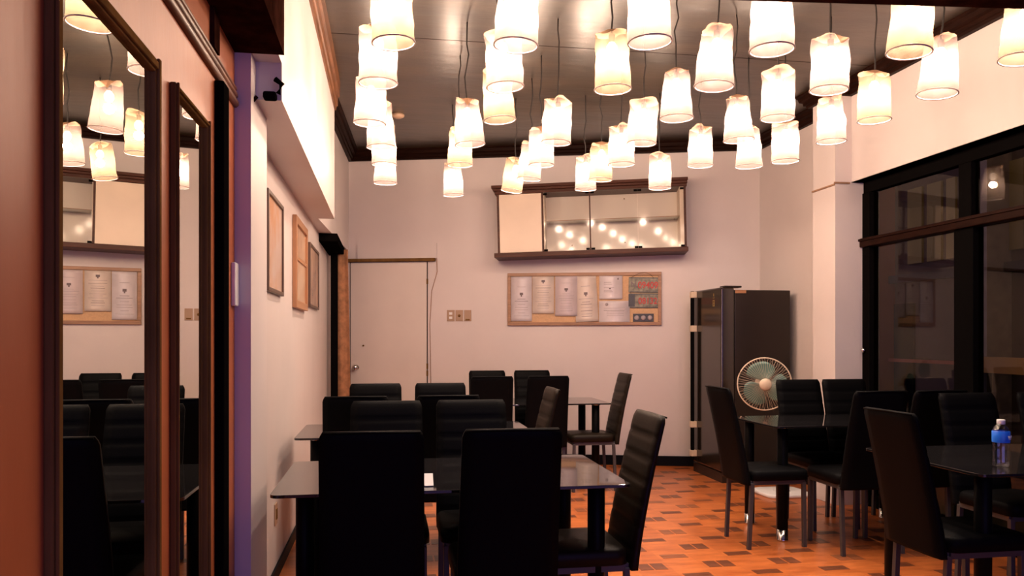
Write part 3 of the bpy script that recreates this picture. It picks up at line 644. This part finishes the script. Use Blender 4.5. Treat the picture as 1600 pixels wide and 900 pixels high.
# --------------------------------------------------------------- chairs
def make_chair(W=.345, brown=False, label=''):
    t = thing('dining_chair', label, 'chair'); L = M['leather_brown'] if brown else M['leather']
    # faces +y. backrest: from z .42 to 1.0, leaning to -y, grooved on the front
    def cy_(z):                        # centre line of the back in side view
        u = (z-.40)/.6; return -.195-.125*u**1.25
    nz = 7*6; nx = 9; vs = []; fs = []; ring = []
    H0, H1 = .40, 1.0
    for i in range(nz+1):
        z = H0+(H1-H0)*i/nz; u = i/nz; w = (W/2)*(1.0+.05*(1-u)) if u > .04 else W/2*1.04
        th = .050-.018*u; seg = (u*7) % 1.0 if 0 < u < 1 else 0
        g = min(seg, 1-seg); groove = .0085*max(0, 1-g/.14)**1 if .03 < u < .97 else 0
        endf = 1.0
        if i == nz: th *= .45; w -= .012
        elif i == nz-1: th *= .8; w -= .004
        y = cy_(z); row = []
        for j in range(nx):           # front face left->right, bowed
            s = -1+2*j/(nx-1); e = 1-abs(s)**6
            row.append((s*w, y+th/2*(.55+.45*e)-groove*(1 if abs(s) < .99 else .3), z))
        for j in range(nx):           # back face right->left
            s = 1-2*j/(nx-1); e = 1-abs(s)**6
            row.append((s*w, y-th/2*(.55+.45*e), z))
        vs += row
    n = 2*nx
    for i in range(nz):
        for j in range(n): fs.append((i*n+j, i*n+(j+1) % n, (i+1)*n+(j+1) % n, (i+1)*n+j))
    fs.append(tuple(range(n))[::-1]); fs.append(tuple(range(nz*n, nz*n+n)))
    bk = MB().add(vs, fs, True).obj('backrest', L, t)
    # piping along the top edge of the back
    zz = .994; yy = cy_(zz)-.013
    MB().tube([(-W/2+.012, yy, zz), (0, yy, zz+.002), (W/2-.012, yy, zz)], .004, 6).obj('top_seam', L, bk)
    # seat cushion
    m = MB(); k = 12; prof = [(.0, .42), (1.0, .425), (1.0, .460), (.985, .477), (.93, .487)]
    poly = rrect(-W/2-.012, -.175, W/2+.012, .215, .05, 4); vs = []; fs = []; n = len(poly)
    for s, z in prof[1:]:
        for x, y in poly: vs.append((x*s, .02+(y-.02)*s, z))
    for i in range(3):
        for j in range(n): fs.append((i*n+j, i*n+(j+1) % n, (i+1)*n+(j+1) % n, (i+1)*n+j))
    c0 = len(vs); vs.append((0, .02, .495)); vs.append((0, .02, .425))
    for j in range(n): fs.append((3*n+j, 3*n+(j+1) % n, c0)); fs.append((j, (j+1) % n, c0+1))
    m.add(vs, fs, True); m.obj('seat', L, t)
    hw = W/2-.012
    # square tube frame: legs and rails
    for x in (-hw, hw):
        for y, yb in ((-.165, -.185), (.18, .185)):
            mm = MB(); r = .012
            mm.add([(x-r, yb-r, 0), (x+r, yb-r, 0), (x+r, yb+r, 0), (x-r, yb+r, 0), (x-r, y-r, .41), (x+r, y-r, .41), (x+r, y+r, .41), (x-r, y+r, .41)], [(0, 3, 2, 1), (4, 5, 6, 7), (0, 1, 5, 4), (1, 2, 6, 5), (2, 3, 7, 6), (3, 0, 4, 7)])
            mm.obj('leg', M['chairmetal'], t, bevel=.002)
    m = MB()
    for x in (-hw, hw): m.box((x-.011, -.16, .398), (x+.011, .18, .425))
    for y in (-.165, .18): m.box((-hw, y-.011, .398), (hw, y+.011, .425))
    m.obj('seat_frame', M['chairmetal'], t)
    return t
base_b = make_chair(label='x'); base_w = make_chair(brown=True, label='x')
used = {id(base_b): False, id(base_w): False}
def chair(label, X, Y, rz, group, brown=False):     # X,Y is where the top of the backrest stands
    src = base_w if brown else base_b
    o = src if not used[id(src)] else copy_tree(src)
    if used[id(src)] is False: used[id(src)] = True
    a = R(rz); dx, dy = math.sin(a)*-1, math.cos(a)   # facing direction (+y rotated)
    o.location = (X+dx*.315, Y+dy*.315, 0); o.rotation_euler = (0, 0, a)
    o['label'] = label; o['group'] = group; return o
TN = 'high-backed black chairs'
def ch(px, Y, rz, label, **k): return chair(label, x_at(px, Y), Y, rz, TN, **k)
ch(581, 2.62, 0, 'nearest black high-back chair, left of the two, seen from behind')
ch(801, 2.62, 0, 'nearest black high-back chair, right of the two, seen from behind')
ch(604, 3.86, 180, 'black chair on the far side of the nearest table, left one, facing the camera')
ch(736, 3.86, 180, 'black chair on the far side of the nearest table, right one, facing the camera')
ch(556, 4.20, 0, 'black chair on the near side of the middle table, left one, beside the wall')
ch(701, 4.20, 0, 'black chair on the near side of the middle table, right one')
ch(587, 5.34, 180, 'black chair beyond the middle table in front of the white door')
ch(688, 5.34, 180, 'black chair beyond the middle table, right of the white door')
ch(769, 6.20, 0, 'black chair on the near side of the farthest table, left one')
ch(857, 6.20, 0, 'black chair on the near side of the farthest table, right one')
ch(761, 7.30, 180, 'black chair against the back wall behind the farthest table, left one')
ch(831, 7.30, 180, 'black chair against the back wall behind the farthest table, right one')
chair('brown-black ribbed chair at the right end of the nearest table, facing left', 1.075, 3.09, 90, TN, brown=True)
chair('brown-black ribbed chair at the right end of the middle table', 1.01, 4.72, 90, TN, brown=True)
chair('brown-black chair at the right end of the farthest table, side on to the wall', 2.06, 6.56, 90, TN, brown=True)
chair('black chair at the left end of the table in front of the refrigerator', 2.08, 4.66, -90, TN)
chair('black chair beyond the fan table, left one, just right of the fan', 3.02, 5.36, 180, TN)
chair('black chair beyond the fan table, right one, in front of the dark window', 3.39, 5.36, 180, TN)
chair('black chair on the near side of the fan table, left one', 2.86, 4.14, 0, TN)
chair('black chair on the near side of the fan table, right one', 3.25, 4.14, 0, TN)
chair('large black chair at the left end of the water bottle table', 2.135, 3.03, -90, TN)
ch(1510, 3.90, 180, 'black chair beyond the water bottle table, left of the bottle')
ch(1631, 3.90, 180, 'black chair beyond the water bottle table, at the right edge of the picture')

# small things on the tables
t = thing('water_bottle', 'small clear water bottle with blue label on the right-hand table', 'bottle', (x_at(1564, 2.98), 2.98, .75))
MB().lathe([(.026, 0), (.032, .006), (.033, .03), (.031, .04), (.033, .05), (.031, .06), (.033, .07), (.031, .08), (.033, .10), (.034, .155), (.030, .168), (.018, .183), (.014, .186), (.014, .19)], 24).obj('bottle_body', M['bottle'], t)
MB().lathe([(.0345, .108), (.0350, .110), (.0350, .155), (.0335, .157)], 24, cap=False).obj('label_sleeve', M['blueLabel'], t)
o = MB().lathe([(.0155, .186), (.0165, .188), (.0165, .204), (.015, .206)], 20).obj('cap', M['white'], t); o['label'] = 'white screw cap'
text_mesh('label_mark', 'W', .024, M['white'], t, (.014, -.0335, .122), rot=(R(90), 0, R(22)))
t = MB().box((-.018, -.002, 0), (.018, .002, .065)).obj('reflection_slip', M['white']); t.location = (x_at(670, 2.93), 2.93, .752); t.rotation_euler = (R(-55), 0, 0)  # white slip stands in for a reflection in the glass top
tag(t, 'small white slip standing in for a reflection on the nearest table between two chair backs', 'reflection')

# --------------------------------------------------------------- hanging lamps
ZB = 2.534
def shade_mesh(seed, H, rb, rt, m):
    rr = random.Random(seed); S = 56; K = 16; vs = []; fs = []
    ph = [rr.uniform(0, 6.28) for _ in range(8)]; notch = rr.uniform(0, 6.28); tilt = rr.uniform(0, 6.28); seam = rr.uniform(0, 6.28)
    for i in range(K+1):
        u = i/K
        for k in range(S):
            a = 2*PI*k/S
            r = rb+(rt-rb)*u
            r *= 1+.045*u*math.cos(2*a+ph[0])
            wr = noise.noise(Vector((math.cos(a)*2.2+seed*7, math.sin(a)*2.2, u*3.0)))
            wr2 = noise.noise(Vector((math.cos(a)*5+seed*3, math.sin(a)*5, u*6.0+4)))
            r += (.010*wr+.005*wr2)*min(1, .25+1.6*u)*(1 if 0 < i else .3)
            ds = abs((a-seam+PI) % (2*PI)-PI); r -= .007*math.exp(-(ds/.10)**2)
            dn = abs((a-notch+PI) % (2*PI)-PI)
            r -= .022*math.exp(-(dn/.45)**2)*max(0, u-.45)*1.8
            z = H*u
            z += H*(.05*math.cos(a-tilt)+.03*math.cos(3*a+ph[1]))*max(0, u-.6)*2.5 - H*.10*math.exp(-(dn/.35)**2)*max(0, u-.7)*3.3
            vs.append((r*math.cos(a), r*math.sin(a), z))
    for i in range(K):
        for k in range(S): fs.append((i*S+k, i*S+(k+1) % S, (i+1)*S+(k+1) % S, (i+1)*S+k))
    mb = MB().add(vs, fs, True); top = vs[K*S:]
    return mb.mesh('shade', m), top
protos = []
LN = 0
for sd_i in range(8):
    Hh = (.275, .26, .265, .255, .275, .26, .27, .262)[sd_i]; rb = (.090, .092, .088, .090, .094, .088, .09, .092)[sd_i]; rt = (.076, .084, .074, .086, .068, .083, .080, .066)[sd_i]
    t = thing('hanging_lamp', 'x', 'lamp')
    cm = M['cloth'][1 if sd_i in (0, 5) else 0]
    me, top = shade_mesh(sd_i+1, Hh, rb, rt, cm)
    sh = bpy.data.objects.new('shade', me); C.objects.link(sh); sh.parent = t
    MB().tube([(rb*math.cos(2*PI*k/40), rb*math.sin(2*PI*k/40), 0) for k in range(40)], .0036, 6, closed=True).obj('shade_rim', M['rimgrey'], sh)
    # gathered cloth top closing in to the cord
    S = len(top); vs = list(top)+[(x*.45, y*.45, Hh*1.0+.012) for x, y, z in top]+[(x*.08, y*.08, Hh*1.0+.022) for x, y, z in top]
    fs = [(i*S+k, i*S+(k+1) % S, (i+1)*S+(k+1) % S, (i+1)*S+k) for i in range(2) for k in range(S)]
    cp = MB().add(vs, fs, True).obj('shade_top', M['clothtop'], sh); cp['label'] = 'gathered brown cloth top'
    rr = random.Random(sd_i+40); L0 = ZC-ZB; pts = []
    for k in range(9):
        u = k/8; z = Hh*.80+(L0-Hh*.80)*u; q = .014*math.sin(PI*u)
        pts.append((rr.uniform(-q, q), rr.uniform(-q, q), z))
    MB().tube(pts, .0045, 6).obj('cord', M['cord'], t)
    MB().lathe([(.012, Hh*.84), (.016, Hh*.85), (.016, Hh*.98), (.008, Hh*.99)], 12).obj('socket', M['cord'], t)
    MB().lathe([(.004, Hh*.60), (.020, Hh*.63), (.028, Hh*.70), (.026, Hh*.77), (.014, Hh*.84)], 14).obj('bulb', M['bulb'], t)
    ld = bpy.data.lights.new('bulb_light', 'POINT'); ld.energy = LAMP_W; ld.color = LAMP_C; ld.shadow_soft_size = .03
    lo = bpy.data.objects.new('bulb_light', ld); C.objects.link(lo); lo.parent = t; lo.location = (0, 0, Hh*.46)
    protos.append([t, False])
LAMPS = [  # bottom centre px, py, lean (deg), words
 (610, 67, -3, 'nearest lamp of the leftmost string of lamps, cut by the top of the picture'),
 (591, 130, 0, 'second lamp from the camera in the leftmost string'),
 (580, 193, 2, 'third lamp from the camera in the leftmost string, farthest left of all'),
 (593, 230, -2, 'fourth lamp of the leftmost string, half hidden by the third'),
 (600, 257, 0, 'fifth lamp of the leftmost string, mostly hidden'),
 (602, 286, 0, 'farthest and lowest lamp of the leftmost string'),
 (811, 71, 3, 'large lamp at the top edge, above the wall cabinet'),
 (785, 136, -3, 'lamp just below and left of the large top edge lamp above the cabinet'),
 (776, 188, -4, 'cream tilted lamp below the pair left of the picture centre'),
 (730, 226, -4, 'leaning lamp over the switches, front one of three'),
 (719, 258, 0, 'lamp half hidden behind the leaning lamp right of the door'),
 (707, 305, -2, 'small low lamp above the switches on the back wall'),
 (956, 140, -1, 'large cone shaped cream lamp left of the top centre'),
 (1012, 66, -2, 'large lamp cut by the top edge, right of the cone shaped lamp'),
 (1057, 185, 0, 'cream lamp with a pointed crumpled top, centre right'),
 (872, 223, 3, 'upright lamp over the left half of the wall cabinet'),
 (846, 258, 0, 'lamp behind and left of the upright lamp over the cabinet'),
 (831, 280, 5, 'small tilted lamp over the left end of the cabinet'),
 (806, 299, 8, 'most tilted small lamp, touching the cabinet left corner in view'),
 (915, 296, 0, 'small lamp hanging lowest over the cabinet middle'),
 (940, 281, 2, 'cream small lamp right of the lowest lamp over the cabinet'),
 (971, 257, 0, 'narrow lamp over the cabinet, left of a larger leaning one'),
 (1006, 224, 3, 'leaning lamp over the right half of the cabinet'),
 (1031, 294, 0, 'small low lamp in front of the cabinet right end'),
 (1120, 135, 3, 'large lamp with a torn left corner, right of centre'),
 (1206, 78, 0, 'very large lamp under the cross beam, above the fridge'),
 (1298, 141, 2, 'large lamp with a square top, over the window side'),
 (1427, 82, 4, 'largest lamp under the beam at the upper right'),
 (1216, 185, 1, 'crumpled lamp above the fridge corner, middle distance'),
 (1151, 219, -3, 'lamp above the refrigerator with a brown peaked top'),
 (1095, 259, 1, 'small lamp above the refrigerator, left side'),
 (1170, 260, 0, 'shortest looking small lamp above the refrigerator'),
 (1227, 252, 0, 'narrow small lamp in the back right corner'),
 (1299, 221, 0, 'lamp in front of the pale pier by the window'),
 (1366, 188, 0, 'lamp in front of the wall just left over the dark window'),
 (1470, 147, 4, 'lamp leaning in front of the wall over the dark window'),
 (1604, 93, 5, 'lamp cut by the right edge of the picture'),
 # not in the frame, seen in the mirror
]
order = [5, 1, 3, 6, 2, 7, 1, 3, 0, 4, 5, 2, 0, 6, 7, 1, 3, 6, 5, 2, 0, 1, 3, 6, 4, 1, 3, 0, 3, 7, 2, 4, 1, 2, 5, 4, 0]
rl_ = random.Random(11)
for i, (px, py, lean, lb) in enumerate(LAMPS):
    d = (ZB-CZ)*F/(HZ-py); X, Y = un(px, d)
    pr = protos[order[i]]
    o = pr[0] if not pr[1] else copy_tree(pr[0]); pr[1] = True
    o.location = (X, Y, ZB); o.rotation_euler = (0, 0, rl_.uniform(0, 6.28))
    o['label'] = 'cloth '+lb if 'lamp' in lb.split()[:3] else 'lit '+lb; o['group'] = 'cloth hanging lamps'
    sh = [c for c in o.children if c.name.startswith('shade')][0]
    az = o.rotation_euler.z; ax = Vector((math.sin(-R(YAW)+PI/2+az*0), 0, 0))
    # lean sideways as seen from the camera: rotation about the viewing direction
    v = Matrix.Rotation(-az, 3, 'Z')@Vector((SN, CS, 0)); q = Matrix.Rotation(R(lean), 4, v)
    piv = Matrix.Translation((0, 0, .26)); sh.matrix_local = piv@q@piv.inverted()
for t, u in protos:
    if not u:
        for c in list(t.children):
            for g in list(c.children): bpy.data.objects.remove(g)
            bpy.data.objects.remove(c)
        bpy.data.objects.remove(t)
# added fill light, out of view, so the yard outside shows dimly
ld = bpy.data.lights.new('yard_fill_light', 'POINT'); ld.energy = 13; ld.color = (1, .62, .32); ld.shadow_soft_size = .15
lo = bpy.data.objects.new('yard_fill_light', ld); C.objects.link(lo); lo.location = (5.2, 6.0, 4.3)
